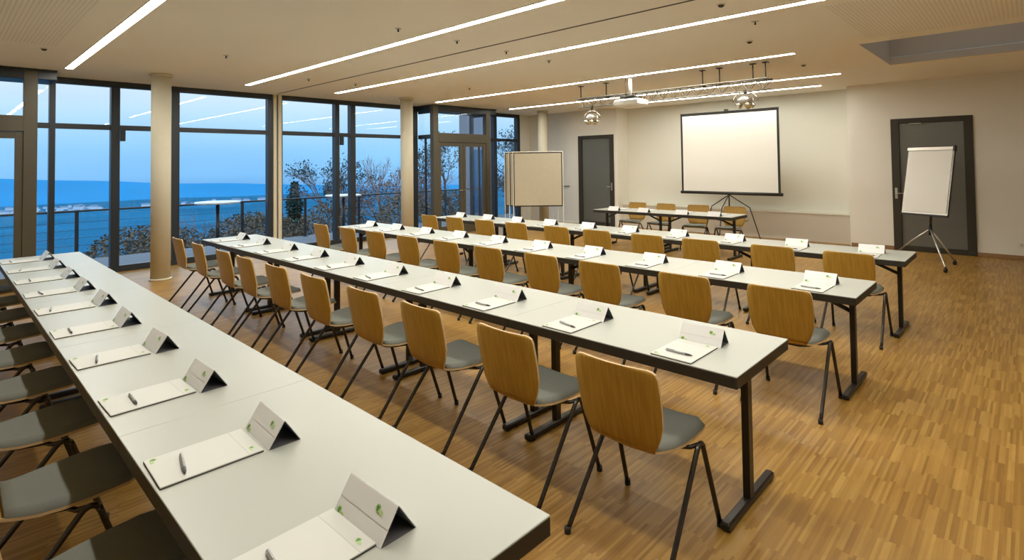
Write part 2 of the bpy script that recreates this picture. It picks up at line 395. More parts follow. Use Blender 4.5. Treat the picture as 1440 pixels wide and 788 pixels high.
# ------------------------------------------------------------------ ceiling linear lights
lights = [(1.285, -9.85, 1.3, 'bright linear ceiling light nearest the left edge, cut off by the top'),
          (3.72, -9.85, .9, 'long linear ceiling light, second from the left, crossing above the column'),
          (5.40, -9.85, .4, 'longest linear ceiling light running across the middle of the ceiling'),
          (7.89, -9.85, -2.25, 'linear ceiling light just in front of the truss'),
          (10.33, -9.85, -2.25, 'linear ceiling light passing behind the truss'),
          (11.70, -6.65, -2.88, 'shortest linear ceiling light closest to the projection screen wall')]
for y, a, b, lab in lights:
    t = thing('linear_ceiling_light', lab, 'ceiling light', (a, y, ZC), 0, 'linear ceiling lights')
    L_ = b-a; hw = .042
    MB().box(0, L_, -hw, hw, -.008, -.001).build('diffuser', M['led'], t)
    MB().box(-.008, 0, -hw-.008, hw+.008, -.010, -.0005).box(L_, L_+.008, -hw-.008, hw+.008, -.010, -.0005).box(0, L_, -hw-.008, -hw, -.010, -.0005).box(0, L_, hw, hw+.008, -.010, -.0005).build('frame', M['plate'], t)
struct('trim_5', MB().box(-10.7, 3.0, 4.60, 4.625, ZC-.004, ZC-.0005), M['black'])
# small ceiling fittings
fit = [(-4.772, 3.323, 's', 'small dark ceiling sprinkler near the second linear light'),
       (-4.78, 4.14, 's', 'small dark ceiling sprinkler beside the dark ceiling slot'),
       (-7.441, 2.546, 's', 'small dark ceiling sprinkler between the first and second linear lights'),
       (-8.555, 4.196, 's', 'small ceiling sprinkler nearest the start of the dark slot'),
       (-8.422, .867, 'd', 'pale flat round detector above the near table row by windows'),
       (-4.804, 4.986, 's', 'tiny ceiling sprinkler between the slot and the third linear light'),
       (-8.543, 5.049, 's', 'tiny ceiling sprinkler near the left end of the third linear light'),
       (-7.631, 6.904, 's', 'small ceiling sprinkler between the third and fourth linear lights, left'),
       (-4.833, 5.871, 's', 'small ceiling sprinkler behind the middle of the longest light'),
       (-2.013, 4.929, 'd', 'round smoke detector close to the top edge of the picture'),
       (-2.016, 5.791, 's', 'small ceiling sprinkler right of the longest linear light'),
       (-2.406, 6.708, 'd', 'dark round smoke detector before the fourth linear light'),
       (-2.435, 8.97, 'd', 'flat pale round detector near the right end of the truss')]
for x, y, k, lab in fit:
    if k == 's':
        t = thing('ceiling_sprinkler', lab, 'sprinkler', (x, y, ZC), 0, 'ceiling sprinklers')
        MB().lathe([(.010, -.035), (.012, -.03), (.008, -.02), (.008, -.006)], n=10).build('nozzle', M['dframe'], t)
        MB().lathe([(.03, -.008), (.034, -.001)], n=16).build('rosette', M['alu'], t)
    else:
        t = thing('smoke_detector', lab, 'smoke detector', (x, y, ZC), 0, 'smoke detectors')
        MB().lathe([(.04, -.010), (.04, -.001)], n=20).build('base_plate', M['plate'], t)
        MB().lathe([(.014, -.028), (.024, -.022), (.028, -.010)], n=20).build('sensor_head', M['dframe'], t)

# ------------------------------------------------------------------ folding tables
def make_table():
    t = thing('folding_table', 'x', 'table')
    MB().bbox(-TL/2+.0005, TL/2-.0005, .0, TW, .7345, .74, .0015).build('tabletop', M['laminate'], t)
    e = MB()
    e.bbox(-TL/2+.001, -TL/2+.02, 0, TW, .684, .7343, .002); e.bbox(TL/2-.02, TL/2-.001, 0, TW, .684, .7343, .002)
    e.bbox(-TL/2+.02, TL/2-.02, 0, .02, .684, .7343, .002); e.bbox(-TL/2+.02, TL/2-.02, TW-.02, TW, .684, .7343, .002)
    e.box(-TL/2+.02, TL/2-.02, .02, TW-.02, .712, .7275)
    e.build('edge_frame', M['edge'], t)
    for s in (-1, 1):
        x = s*(TL/2-.095); ym = TW/2
        lg = MB().bbox(x-.018, x+.018, ym-.026, ym+.026, .03, .69, .004).bbox(x-.025, x+.025, ym-.25, ym+.25, .672, .7119, .003)
        l = lg.build('leg', M['legmetal'], t)
        MB().bbox(x-.022, x+.022, .06, TW-.045, .004, .042, .008).bbox(x-.020, x+.020, .075, .11, 0, .01, .002).bbox(x-.020, x+.020, TW-.10, TW-.065, 0, .01, .002).build('foot_bar', M['legmetal'], l)
        MB().tube([(x-s*.01, ym, .56), (x-s*.33, ym, .70)], .016, 6).tube([(x-s*.33, ym-.08, .70), (x-s*.33, ym+.08, .70)], .010, 6).build('brace', M['legmetal'], l)
    return t
TPROTO = make_table(); _tused = [False]
ROWN = ['nearest', 'second', 'third', 'fourth']
def place_table(x, y, label, group):
    o = TPROTO if not _tused[0] else copy_tree(TPROTO); _tused[0] = True
    o.location = (x, y, 0); o['label'] = label; o['group'] = group; return o
for r in range(4):
    for k in range(5):       # k = 0 nearest the windows
        cx = ROWX[r]-TL/2-TL*(4-k)
        place_table(cx, ROWY[r], 'white topped folding table with black edge, %s from the windows in the %s long row' % (ORD[k] if k < 4 else 'last', ROWN[r]), 'white tables in the %s long row' % ROWN[r])
YH = 9.18
place_table(-3.655-TL*1.5, YH, 'white folding table at the front facing the rows, left half of the speakers desk', 'white tables of the speakers desk')
place_table(-3.655-TL*.5, YH, 'white folding table at the front facing the rows, right half of the speakers desk', 'white tables of the speakers desk')

# ------------------------------------------------------------------ chairs
BACKP = [(-.258, .840, .160), (-.258, .837, .184), (-.256, .828, .199), (-.252, .806, .207), (-.240, .74, .211), (-.226, .67, .210), (-.212, .60, .205), (-.199, .545, .192), (-.188, .505, .174), (-.176, .475, .158)]
SEATP = [(-.176, .475, .158), (-.160, .455, .150), (-.135, .441, .150), (-.10, .434, .160), (-.05, .431, .180), (.02, .433, .198), (.10, .438, .206), (.18, .443, .207), (.225, .443, .198), (.245, .440, .178), (.252, .437, .15)]
BACKP = [(y, z-.012, w) for y, z, w in BACKP]; SEATP = [(y, z-(.012 if z > .446 else .008), w) for y, z, w in SEATP]
SEATP[0] = BACKP[-1]
def shell(prof, th, name, parent, nc=10, off0=0., mi_edge=1, mats=None, bow=1.):
    n = len(prof); vs = []; nrm = []
    for i, (y, z, w) in enumerate(prof):
        a = prof[max(i-1, 0)]; b = prof[min(i+1, n-1)]
        ty, tz = b[0]-a[0], b[1]-a[1]; l = math.hypot(ty, tz); nrm.append((-tz/l, ty/l))   # points to the sitter/up
    top = []; bot = []
    for i, (y, z, w) in enumerate(prof):
        ny, nz = nrm[i]
        for j in range(nc+1):
            u = -1+2*j/nc; x = w*u
            bowy = .020*bow*u*u*min(1, max(0, (z-.47)/.12)); sink = .010*u*u*min(1, max(0, (.47-z)/.03))
            top.append(Vector((x, y+bowy+ny*(off0+th), z+sink+nz*(off0+th)))); bot.append(Vector((x, y+bowy+ny*off0, z+sink+nz*off0)))
    N = (nc+1)*n; fs = []; b = MB()
    q = lambda i, j: i*(nc+1)+j
    for i in range(n-1):
        for j in range(nc):
            fs.append((q(i, j), q(i, j+1), q(i+1, j+1), q(i+1, j))); fs.append((N+q(i, j), N+q(i+1, j), N+q(i+1, j+1), N+q(i, j+1)))
    b.add(top+bot, fs, 0, True)
    es = []
    ring = [q(0, j) for j in range(nc+1)]+[q(i, nc) for i in range(1, n)]+[q(n-1, j) for j in range(nc-1, -1, -1)]+[q(i, 0) for i in range(n-2, 0, -1)]
    for k in range(len(ring)):
        a, c = ring[k], ring[(k+1) % len(ring)]; es.append((a, N+a, N+c, c))
    b.f += es; b.m += [mi_edge]*len(es); b.sm += [False]*len(es)
    return recalc(b.build(name, mats, parent))
def make_chair():
    t = thing('stacking_chair', 'x', 'chair')
    shell(BACKP, .011, 'backrest', t, mats=[M['oak'], M['plyedge']])
    shell(SEATP, .011, 'seat', t, mats=[M['oak'], M['plyedge']])
    pad = [(y, z, w*.992) for y, z, w in SEATP[2:-1]]
    pad = [(pad[0][0]-.004, pad[0][1]+.004, pad[0][2]*.97)]+pad+[(.249, .440, .155)]
    po = MB()
    # cushion: crowned pad, thin at its rim
    nc = 14; n = len(pad); top = []; bot = []
    for i, (y, z, w) in enumerate(pad):
        e = min(1, min(i, n-1-i)/1.0)
        for j in range(nc+1):
            u = -1+2*j/nc; k = min(1, (1-abs(u))/.14); kk = math.sqrt(max(0, 1-(1-k)**2))
            hgt = .0115+(.024*kk)*(1 if e >= 1 else .35)
            sink = .010*u*u*min(1, max(0, (.47-z)/.03))
            top.append(Vector((w*u, y, z+sink+hgt))); bot.append(Vector((w*u, y, z+sink+.0112)))
    N = (nc+1)*n; q = lambda i, j: i*(nc+1)+j; fs = []
    for i in range(n-1):
        for j in range(nc):
            fs.append((q(i, j), q(i, j+1), q(i+1, j+1), q(i+1, j))); fs.append((N+q(i, j), N+q(i+1, j), N+q(i+1, j+1), N+q(i, j+1)))
    ring = [q(0, j) for j in range(nc+1)]+[q(i, nc) for i in range(1, n)]+[q(n-1, j) for j in range(nc-1, -1, -1)]+[q(i, 0) for i in range(n-2, 0, -1)]
    for k in range(len(ring)): a, c = ring[k], ring[(k+1) % len(ring)]; fs.append((a, N+a, N+c, c))
    po.add(top+bot, fs, 0, True); recalc(po.build('seat_pad', M['fabric'], t))
    R = .0115
    for s in (-1, 1):
        xa, xf = s*.230, s*.246
        # rear leg carries the bend over the apex
        arc = [(xf, -.258, .012)]
        for k in range(1, 8): f = k/8; arc.append((xf+(xa-xf)*f, -.258+(.058+.258)*f, .012+(.402-.012)*f))
        arc += [(xa, .066, .412), (xa, .078, .424), (xa, .094, .430), (xa, .110, .427), (xa, .121, .416)]
        l = MB().tube(arc, R, 10).build('leg', M['chairmetal'], t)
        MB().cyl((xf, -.259), .015, 0, .028, 10).build('foot_cap', M['rubber'], l)
        fl = [(xa, .121, .416), (xa, .128, .40)]+[(xa+(xf-xa)*f, .128+(.252-.128)*f, .40+(.012-.40)*f) for f in (.25, .5, .75, 1)]
        l = MB().tube(fl, R, 10).build('leg', M['chairmetal'], t)
        MB().cyl((xf, .253), .015, 0, .028, 10).build('foot_cap', M['rubber'], l)
    MB().tube([(-.230, .094, .4295), (-.20, .06, .418), (-.15, .04, .413), (.15, .04, .413), (.20, .06, .418), (.230, .094, .4295)], .010, 8).bbox(-.10, .10, -.03, .10, .419, .4305, .003).build('seat_frame', M['chairmetal'], t)
    MB().tube([(-.15, .04, .413), (-.13, -.05, .418), (-.09, -.10, .421), (.09, -.10, .421), (.13, -.05, .418), (.15, .04, .413)], .008, 6).build('rear_bracket', M['chairmetal'], t)
    return t
CH = make_chair(); _cu = [False]
def place_chair(x, y, rz, label, group):
    o = CH if not _cu[0] else copy_tree(CH); _cu[0] = True
    o.location = (x, y, 0); o.rotation_euler = (0, 0, rz); o['label'] = label; o['group'] = group; return o
seat = lambda r, k: ROWX[r]-.35-.7*(9-k)     # k = 0 nearest the windows
chX = {0: [seat(0, k)-.10 for k in range(9)],
       1: [-7.62, -6.90, -6.10, -5.49, -4.80, -4.11, -3.40, -2.735, -2.01, -1.333],
       2: [-7.67, -6.91, -6.23, -5.51, -4.79, -4.11, -3.39, -2.73, -1.95, -1.265],
       3: [-7.50, -6.84, -6.13, -5.46, -4.72, -4.05, -3.33, -2.68, -1.92, -1.25]}
for r in range(4):
    for k, x in enumerate(chX[r]):
        jy = random.uniform(-.008, .008); jr = math.radians(random.uniform(-1.4, 1.4))
        if k == 9: jy = jr = 0
        place_chair(x, ROWY[r]-(.13, .145, .168, .13)[r]-(.018 if (r, k) == (1, 9) else 0)+jy, jr, 'oak ply chair with grey pad at the %s long table row, %s from the windows' % (ROWN[r], ORD[k]), 'chairs along the %s long table row' % ROWN[r])
HC = [(-6.12, 10.12, 0), (-5.46, 10.12, 0), (-4.73, 10.14, 12), (-4.06, 10.12, 0)]
for k, (x, y, a) in enumerate(HC):
    place_chair(x, y, PI+math.radians(a), 'oak ply chair behind the speakers desk facing the rows, %s from the left' % ORD[k], 'chairs behind the speakers desk')

# ------------------------------------------------------------------ stationery
def leaf_logo(parent, cx, cy, z, s=1., slope=None, name='logo'):
    """small trefoil leaf mark with a pale halo and a line of print; lies in the plane z (or on a slope given as a matrix)"""
    b = MB()
    def disc(x, y, r, mi, dz, n=8, e=1., a=0.):
        vs = [Vector((x+r*math.cos(2*PI*k/n+a)*e, y+r*math.sin(2*PI*k/n+a), dz)) for k in range(n)]
        vs += [v-Vector((0, 0, .0002)) for v in vs]
        b.add([(slope @ v if slope is not None else v+Vector((cx, cy, z))) for v in vs], [tuple(range(n)), tuple(range(2*n-1, n-1, -1))]+[(i, i+n, (i+1) % n+n, (i+1) % n) for i in range(n)], mi)
    disc(0, 0, .011*s, 1, .0004); disc(-.003*s, .002*s, .005*s, 0, .0007, e=.7); disc(.004*s, .003*s, .0045*s, 0, .0007, e=.7); disc(0, -.004*s, .004*s, 0, .0007)
    disc(.017*s, -.006*s, .006*s, 1, .0004, e=1.6)
    return b.build(name, [M['green'], M['palegreen']], parent)
def make_pad():
    t = thing('writing_pad', 'x', 'notepad')
    MB().box(-.105, .105, 0, .297, 0, .0035).build('backing', M['padback'], t)
    MB().bbox(-.105, .105, 0, .297, .0036, .0075, .0006).box(-.105, .105, .252, .254, .0075, .0078, 1).build('sheets', [M['paper'], M['greyink']], t)
    leaf_logo(t, -.088, .022, .0077, 1.); leaf_logo(t, .062, .273, .0077, .8)
    return t
def make_tent():
    t = thing('name_tent', 'x', 'name card')
    W2 = .112; H = .081; D = .108
    def panel(p, q, thk=.0012):
        (y0, z0), (y1, z1) = p, q; dy, dz = y1-y0, z1-z0; l = math.hypot(dy, dz); ny, nz = -dz/l*thk, dy/l*thk
        return [(y0, z0), (y1, z1), (y1+ny, z1+nz), (y0+ny, z0+nz)]
    b = MB()
    b.prism(panel((0, .0), (D*.5, H)), -W2, W2, 0); b.prism(panel((D*.5, H), (D, 0)), -W2, W2, 0); 
    b.prism(panel((.022, .0333+.0016), (D*.5-.002, H-.001)), -W2, W2, 0)
    recalc(b.build('card', M['card'], t))
    c = MB(); c.prism(panel((.0025, .0012), (D*.5, H-.003), -.0006), -W2+.0003, W2-.0003); c.prism(panel((D*.5, H-.003), (D-.0025, .0012), -.0006), -W2+.0003, W2-.0003); c.box(-W2+.0003, W2-.0003, .003, D-.003, 0.0003, .0009)
    recalc(c.build('inner_fold', M['cardin'], t))
    ang = math.atan2(H, D*.5)
    def onface(x, f): return Matrix.Translation((x, D*.5*f, H*f)) @ Matrix.Rotation(ang, 4, 'X') @ Matrix.Translation((0, 0, .0022+(.0016 if f > .4 else 0)))
    leaf_logo(t, 0, 0, 0, .95, onface(-.092, .12)); leaf_logo(t, 0, 0, 0, .95, onface(.050, .70))
    return t
def make_pen():
    t = thing('ballpoint_pen', 'x', 'pen')
    r = .0055
    MB().tube([(-.066, 0, r), (-.05, 0, r), (.036, 0, r)], [r*.85, r, r], 10).build('barrel', M['pen'], t)
    MB().tube([(.036, 0, r), (.058, 0, r), (.072, 0, r)], [r, r*.8, r*.2], 10).build('grip', M['pengrip'], t)
    MB().box(-.062, -.02, -.0015, .0015, 2*r, 2*r+.002).build('clip', M['pen'], t)
    return t
PADP, TENTP, PENP = make_pad(), make_tent(), make_pen(); _u = {}
def place(proto, x, y, z, rz, label, group):
    o = proto if proto.name not in _u else copy_tree(proto); _u[proto.name] = 1
    o.location = (x, y, z); o.rotation_euler = (0, 0, rz); o['label'] = label; o['group'] = group; return o
rnd = random.Random(3)
for r in range(4):
    for k in range(10):
        x = seat(r, k)+.03+(rnd.uniform(-.012, .012)); a = math.radians(rnd.uniform(-1.5, 1.5))
        if r == 0 and k == 9: x = seat(0, 9)+.005
        y = ROWY[r]+.012
        place(PADP, x, y, .7402, a, 'white writing pad on the %s long table row, %s place from the windows' % (ROWN[r], ORD[k]), 'writing pads on the %s long row' % ROWN[r])
        place(TENTP, x+rnd.uniform(-.01, .01), y+.305+rnd.uniform(-.008, .008), .7402, math.radians(rnd.uniform(-3, 3)), 'folded white name card on the %s long table row, %s place from the windows' % (ROWN[r], ORD[k]), 'name cards on the %s long row' % ROWN[r])
        place(PENP, x+.01+rnd.uniform(-.01, .01), y+.085+rnd.uniform(-.015, .015), .7478, math.radians(rnd.uniform(-14, 8)), 'slim silver pen at the %s long table row, %s place from the windows' % (ROWN[r], ORD[k]), 'pens on the %s long row' % ROWN[r])
for k, x in enumerate((-5.98, -5.32, -4.56, -3.96)):
    place(TENTP, x, YH+.09, .7402, PI+math.radians((2, -3, 4, -2)[k]), 'folded white name card on the speakers desk, %s from the left' % ORD[k], 'name cards on the speakers desk')
    TT = bpy.context.scene.objects
for k, x in enumerate((-6.05, -5.42, -4.68, -4.02)):
    place(PADP, x, YH+.62, .7402, PI, 'white writing pad on the speakers desk, %s from the left' % ORD[k], 'writing pads on the speakers desk')

# ------------------------------------------------------------------ projection screen
sx0, sx1, sz0, sz1, sy = -5.87, -3.72, .985, 2.785, 11.9
t = thing('projection_screen', 'large white tripod projection screen with black border before the front wall', 'projection screen', ((sx0+sx1)/2, sy, 0))
lx = (sx1-sx0)/2
MB().box(-lx+.03, lx-.03, -.003, .003, sz0+.02, sz1-.02).build('screen_surface', M['screenw'], t)
MB().box(-lx, -lx+.045, -.005, .005, sz0+.02, sz1-.02).box(lx-.045, lx, -.005, .005, sz0+.02, sz1-.02).box(-lx, lx, -.0055, .0055, sz1-.06, sz1-.02).build('border', M['black'], t)
MB().tube([(-lx-.02, 0, sz0), (lx+.04, 0, sz0)], .034, 14).build('roller_case', M['black'], t)
MB().tube([(-lx, 0, sz1-.01), (lx, 0, sz1-.01)], .014, 10).bbox(-.05, .03, -.02, .035, sz1-.02, sz1+.04, .004).build('top_bar', M['black'], t)
MB().tube([(0, .03, .25), (0, .03, sz1)], .014, 10).build('pole', M['black'], t)
for a in (8, 172, 270):
    dx, dy = math.cos(math.radians(a)), math.sin(math.radians(a))
    dy = min(dy, .55) if dy > 0 else dy
    MB().tube([(0, .03, .95), (dx*.42, .03+dy*.40, .68), (dx*.62, .03+dy*.58, .02)], .011, 8).tube([(0, .03, .33), (dx*.38, .03+dy*.36, .40)], .007, 6).tube([(dx*.62, .03+dy*.58, 0), (dx*.62, .03+dy*.58, .04)], .016, 8).build('leg', M['black'], t)

# ------------------------------------------------------------------ flip chart
t = thing('flip_chart', 'white flip chart on a wheeled silver tripod in front of the right door', 'flip chart', (-1.2, 10.95, 0), math.radians(-25))
tilt = Matrix.Translation((0, 0, 0))
def fl(x, v, n=0.):    # board plane: leans back; v 0..1 from bottom to top
    return Vector((x, -.12+.24*v-n*.976, .80+1.06*v+n*.22))
def plate(b, x0, x1, v0, v1, n0, n1, mi=0):
    vs = [fl(x, v, n) for x in (x0, x1) for v in (v0, v1) for n in (n0, n1)]
    b.add(vs, [(0, 1, 3, 2), (4, 6, 7, 5), (0, 4, 5, 1), (2, 3, 7, 6), (0, 2, 6, 4), (1, 5, 7, 3)], mi)
b = MB(); plate(b, -.34, .34, 0, 1, 0, .014); recalc(b.build('board', M['alu'], t))
b = MB(); plate(b, -.325, .325, .03, .965, .0145, .024); recalc(b.build('paper_block', M['screenw'], t))
b = MB(); plate(b, -.345, .345, .955, 1.0, .0145, .04); recalc(b.build('paper_clamp', M['alu'], t))
b = MB(); plate(b, .335, .36, .94, 1.02, -.02, .045); plate(b, .3405, .35, 0.0, .94, -.012, .0145); plate(b, -.345, .345, -.025, .0, -.012, .03); recalc(b.build('clamp_end', M['black'], t))
MB().tube([(0, .02, .50), (0, .06, 1.0), (0, .12, 1.6)], .018, 10).build('pole', M['chairmetal'], t)
MB().tube([(0, .02, .46), (0, .02, .60)], .026, 12).build('hub', M['black'], t)
for wx, wy in ((.25, -.70), (.29, .13), (-.52, .45)):
    ca, sa = math.cos(math.radians(25)), math.sin(math.radians(25)); fx, fy = wx*ca-wy*sa, wx*sa+wy*ca
    l = MB().tube([(0, .02, .56), (fx*.5, fy*.5, .33), (fx, fy, .075)], .013, 8).build('leg', M['alu'], t)
    MB().tube([(fx-.012, fy, .035), (fx+.012, fy, .035)], .035, 14).tube([(fx, fy, .035), (fx, fy, .09)], .012, 8).build('caster', M['black'], l)

# ------------------------------------------------------------------ pinboards (three behind one another)
f2 = Vector((.6877, -.7255, 0)); r2 = Vector((.7255, .6877, 0))     # facing the seats / to its right
base = Vector((-8.86, 10.27, 0))
import math as _m
ang = _m.atan2(r2.y, r2.x)
for k, (du, dn, lab) in enumerate(((0, 0, 'front brown paper pinboard with white frame in the far corner'),
                                   (-.11, -.13, 'middle pinboard half hidden behind the front brown pinboard'),
                                   (-.22, -.26, 'rearmost pinboard showing only its left edge behind the others'))):
    p = base+r2*du+f2*dn
    t = thing('pinboard', lab, 'pinboard', p, ang, 'pinboards standing in the far corner')
    hw = .625 if k == 0 else .615; zt = 1.985; zb = .62
    MB().box(-hw+.045, hw-.045, -.012, .012, zb+.03, zt-.045).build('board_panel', M['board'], t)
    MB().box(-hw+.018, -hw+.045, -.014, .014, zb, zt-.02).box(hw-.045, hw-.018, -.014, .014, zb, zt-.02).box(-hw+.045, hw-.045, -.014, .014, zb, zb+.03).box(-hw+.045, hw-.045, -.014, .014, zt-.045, zt-.02).build('dark_channel', M['dframe'], t)
    MB().bbox(-hw, -hw+.02, -.017, .017, .05, zt, .003).bbox(hw-.02, hw, -.017, .017, .05, zt, .003).bbox(-hw+.02, hw-.02, -.017, .017, zt-.02, zt, .003).build('frame', M['white'], t)
    for s in (-1, 1):
        MB().bbox(s*(hw-.01)-.016, s*(hw-.01)+.016, -.055-.0*k, .055, 0.0, .05, .006).build('foot', M['white'], t)

# ------------------------------------------------------------------ truss, lamps, projector
TY = 8.3; tx0, tx1 = -6.12, -2.70
t = thing('lighting_truss', 'silver lattice lighting truss hung under the ceiling', 'lighting truss', ((tx0+tx1)/2, TY, ZC))
hx = (tx1-tx0)/2
chord = [(-.09, -.245), (.09, -.245), (0, -.40)]
b = MB()
for y, z in chord: b.tube([(-hx, y, z), (hx, y, z)], .014, 8)
b.build('chord_tubes', M['trussmetal'], t)
n = 17; b = MB()
for i in range(n):
    xa, xb, xm = -hx+2*hx*i/n, -hx+2*hx*(i+1)/n, -hx+2*hx*(i+.5)/n
    for y in (-.09, .09): b.tube([(xa, y, -.245), (xm, 0, -.40), (xb, y, -.245)], .008, 5)
    b.tube([(xa, -.09, -.245), (xb, .09, -.245)], .006, 5)
b.build('lattice_braces', M['trussmetal'], t)
for x in (-hx+.05, -1.10, .70, .97, 1.47, hx-.06):
    MB().tube([(x, 0, -.001), (x, 0, -.245)], .010, 8).tube([(x, -.10, -.245), (x, .10, -.245)], .016, 8).bbox(x-.04, x+.04, -.04, .04, -.012, -.001, .002).build('ceiling_hanger', M['dframe'], t)
def spot(x, zc, label):
    t = thing('stage_lamp', label, 'stage lamp', (x, TY, zc), 0, 'stage lamps on the truss')
    ztop = ZC-.40-.004-zc
    MB().tube([(0, 0, ztop), (0, 0, .14)], .012, 8).tube([(0, 0, ztop+.02), (0, 0, ztop-.03)], .03, 8).build('hook_clamp', M['dframe'], t)
    MB().tube([(0+.18*math.cos(a), 0, .14*math.sin(a)) for a in [PI*k/12 for k in range(13)]], .008, 6).build('yoke', M['chrome'], t)
    MB().lathe([(.03, .10), (.085, .08), (.11, .035), (.115, .0), (.10, -.03), (.06, -.05)], n=14).build('housing', M['alu'], t)
    for k in range(5):
        a = 2*PI*k/5+.3; d = Vector((math.cos(a), math.sin(a), -.9)).normalized()
        p = Vector((math.cos(a)*.06, math.sin(a)*.06, -.02))
        l = MB().tube([p, p+d*.06, p+d*.085], [.028, .042, .045], 12).build('lamp_head', M['chrome'], t)
        MB().tube([p+d*.086, p+d*.092], [.040, .024], 12).build('lens', M['bulb'], l)
spot(-5.83, 2.50, 'chrome multi-head stage lamp hanging from the left end of the truss')
spot(-3.06, 2.575, 'chrome multi-head stage lamp hanging from the truss above the screen')
t = thing('ceiling_projector', 'white ceiling projector on a short pole, hung left of the truss middle', 'projector', (-4.83, 8.0, ZC))
MB().cyl((0, 0), .028, -.33, -.02).bbox(-.10, .10, -.08, .08, -.02, -.001, .003).build('ceiling_pole', M['white'], t)
MB().tube([(-.09, 0, -.02), (-.09, 0, -.33)], .005, 6).tube([(-.045, .02, -.02), (-.045, .02, -.33)], .005, 6).build('cables', M['black'], t)
MB().bbox(-.14, .14, -.12, .12, -.355, -.335, .003).tube([(-.13, -.11, -.34), (-.13, -.11, -.39)], .007, 6).tube([(.13, -.11, -.34), (.13, -.11, -.39)], .007, 6).tube([(-.13, .11, -.34), (-.13, .11, -.39)], .007, 6).tube([(.13, .11, -.34), (.13, .11, -.39)], .007, 6).build('mount_plate', M['black'], t)
MB().bbox(-.235, .235, -.17, .17, -.50, -.385, .025).build('housing', M['white'], t)
MB().tube([(.10, .171, -.44), (.10, .205, -.44)], .045, 18).build('lens', M['black'], t)
MB().box(-.2, -.05, -.1705, -.1702, -.47, -.41).build('vent_grille', M['alu'], t)

# wall fittings
t = thing('wall_handrail', 'short dark metal handle on the wall right of the pinboards', 'handle', (-9.52, YF, 1.035))
MB().tube([(-.10, -.04, 0), (.10, -.04, 0)], .011, 8).build('bar', M['dframe'], t)
MB().tube([(-.08, -.001, 0), (-.08, -.04, 0)], .008, 6).tube([(.08, -.001, 0), (.08, -.04, 0)], .008, 6).build('bracket', M['dframe'], t)
t = thing('wall_socket', 'small white wall socket low on the right wall at the picture edge', 'socket', (-.14, YF, .24))
MB().bbox(-.04, .04, -.010, -.001, -.04, .04, .002).build('cover_plate', M['plate'], t)
MB().tube([(0, -.0102, 0), (0, -.013, 0)], .022, 14).build('socket_insert', M['greyink'], t)

# ------------------------------------------------------------------ terrace
TZ = -.10; RX = -13.5
struct('floor_terrace', MB().box(RX-.15, WX-.13, -6, 16, TZ-.15, TZ), M['deck'])
t = thing('terrace_railing', 'dark metal terrace railing with posts and wires outside the windows', 'railing', (RX, 5, TZ))
MB().bbox(-.03, .03, -11, 11, .95, .99, .008).build('top_rail', M['dark'], t)
for k in range(15):
    y = -10.8+k*1.54
    MB().bbox(-.02, .02, y-.03, y+.03, 0, .95, .004).bbox(-.05, .05, y-.06, y+.06, 0, .012, .002).build('post', M['dark'], t)
for z in (.15, .30, .45, .60, .75):
    MB().tube([(0, -11, z), (0, 11, z)], .004, 5).build('wire', M['dark'], t)
def bistro(x, y, r, label):
    t = thing('standing_table', label, 'standing table', (x, y, TZ), 0, 'standing tables on the terrace')
    MB().lathe([(r-.02, 1.055), (r, 1.065), (r, 1.085), (r-.01, 1.095)], n=32).build('tabletop', M['tabletopout'], t)
    MB().cyl((0, 0), .035, .02, 1.055).build('pole', M['dark'], t)
    MB().lathe([(.26, 0), (.26, .01), (.06, .03)], n=28).build('base', M['dark'], t)
bistro(-12.0, 3.95, .42, 'white round standing table on the terrace behind the second window')
bistro(-12.0, 6.75, .42, 'white round standing table on the terrace behind the third window')

# ------------------------------------------------------------------ landscape
def hgt(x, y):
    d = RX-x
    if d < 0: return -.5
    if d < 14: z = -1.0-d*.22
    elif d < 120: z = -4.1-(d-14)*.30
    elif d < 900: z = -35.9-(d-120)*.055
    else: z = -78.8-min(1, (d-900)/1500)*45
    rr_ = math.hypot(x, y); z -= max(0, rr_-1800)*.03
    z += .4*math.sin(x*.31+y*.17)*min(1, d/20)+3*math.sin(x*.011+y*.013)*min(1, d/300)
    return z
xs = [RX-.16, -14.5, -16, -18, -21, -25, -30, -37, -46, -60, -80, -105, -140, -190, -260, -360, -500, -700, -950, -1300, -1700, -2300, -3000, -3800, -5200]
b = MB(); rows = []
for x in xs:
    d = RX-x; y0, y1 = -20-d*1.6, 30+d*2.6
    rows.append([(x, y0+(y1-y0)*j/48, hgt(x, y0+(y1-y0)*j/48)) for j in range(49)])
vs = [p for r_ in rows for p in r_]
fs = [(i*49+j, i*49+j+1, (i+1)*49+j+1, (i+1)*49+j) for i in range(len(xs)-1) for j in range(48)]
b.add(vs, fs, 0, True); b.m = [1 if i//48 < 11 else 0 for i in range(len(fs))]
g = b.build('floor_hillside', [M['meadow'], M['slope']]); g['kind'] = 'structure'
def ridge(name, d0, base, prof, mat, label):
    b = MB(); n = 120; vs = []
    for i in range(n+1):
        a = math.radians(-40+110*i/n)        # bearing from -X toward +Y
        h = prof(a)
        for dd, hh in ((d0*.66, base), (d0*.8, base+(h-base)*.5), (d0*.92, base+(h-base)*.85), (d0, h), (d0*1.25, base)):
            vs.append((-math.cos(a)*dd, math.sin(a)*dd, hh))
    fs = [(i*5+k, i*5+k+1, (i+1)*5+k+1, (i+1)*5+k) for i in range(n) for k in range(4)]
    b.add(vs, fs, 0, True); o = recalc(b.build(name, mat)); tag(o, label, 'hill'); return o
ridge('far_wooded_ridge', 5000, -300, lambda a: max(-185, min(-40, -46-4.4*math.degrees(a)))+5*math.sin(a*19)+3*math.sin(a*43), M['ridge'], 'long haze-blue wooded ridge along the horizon beyond the valley')
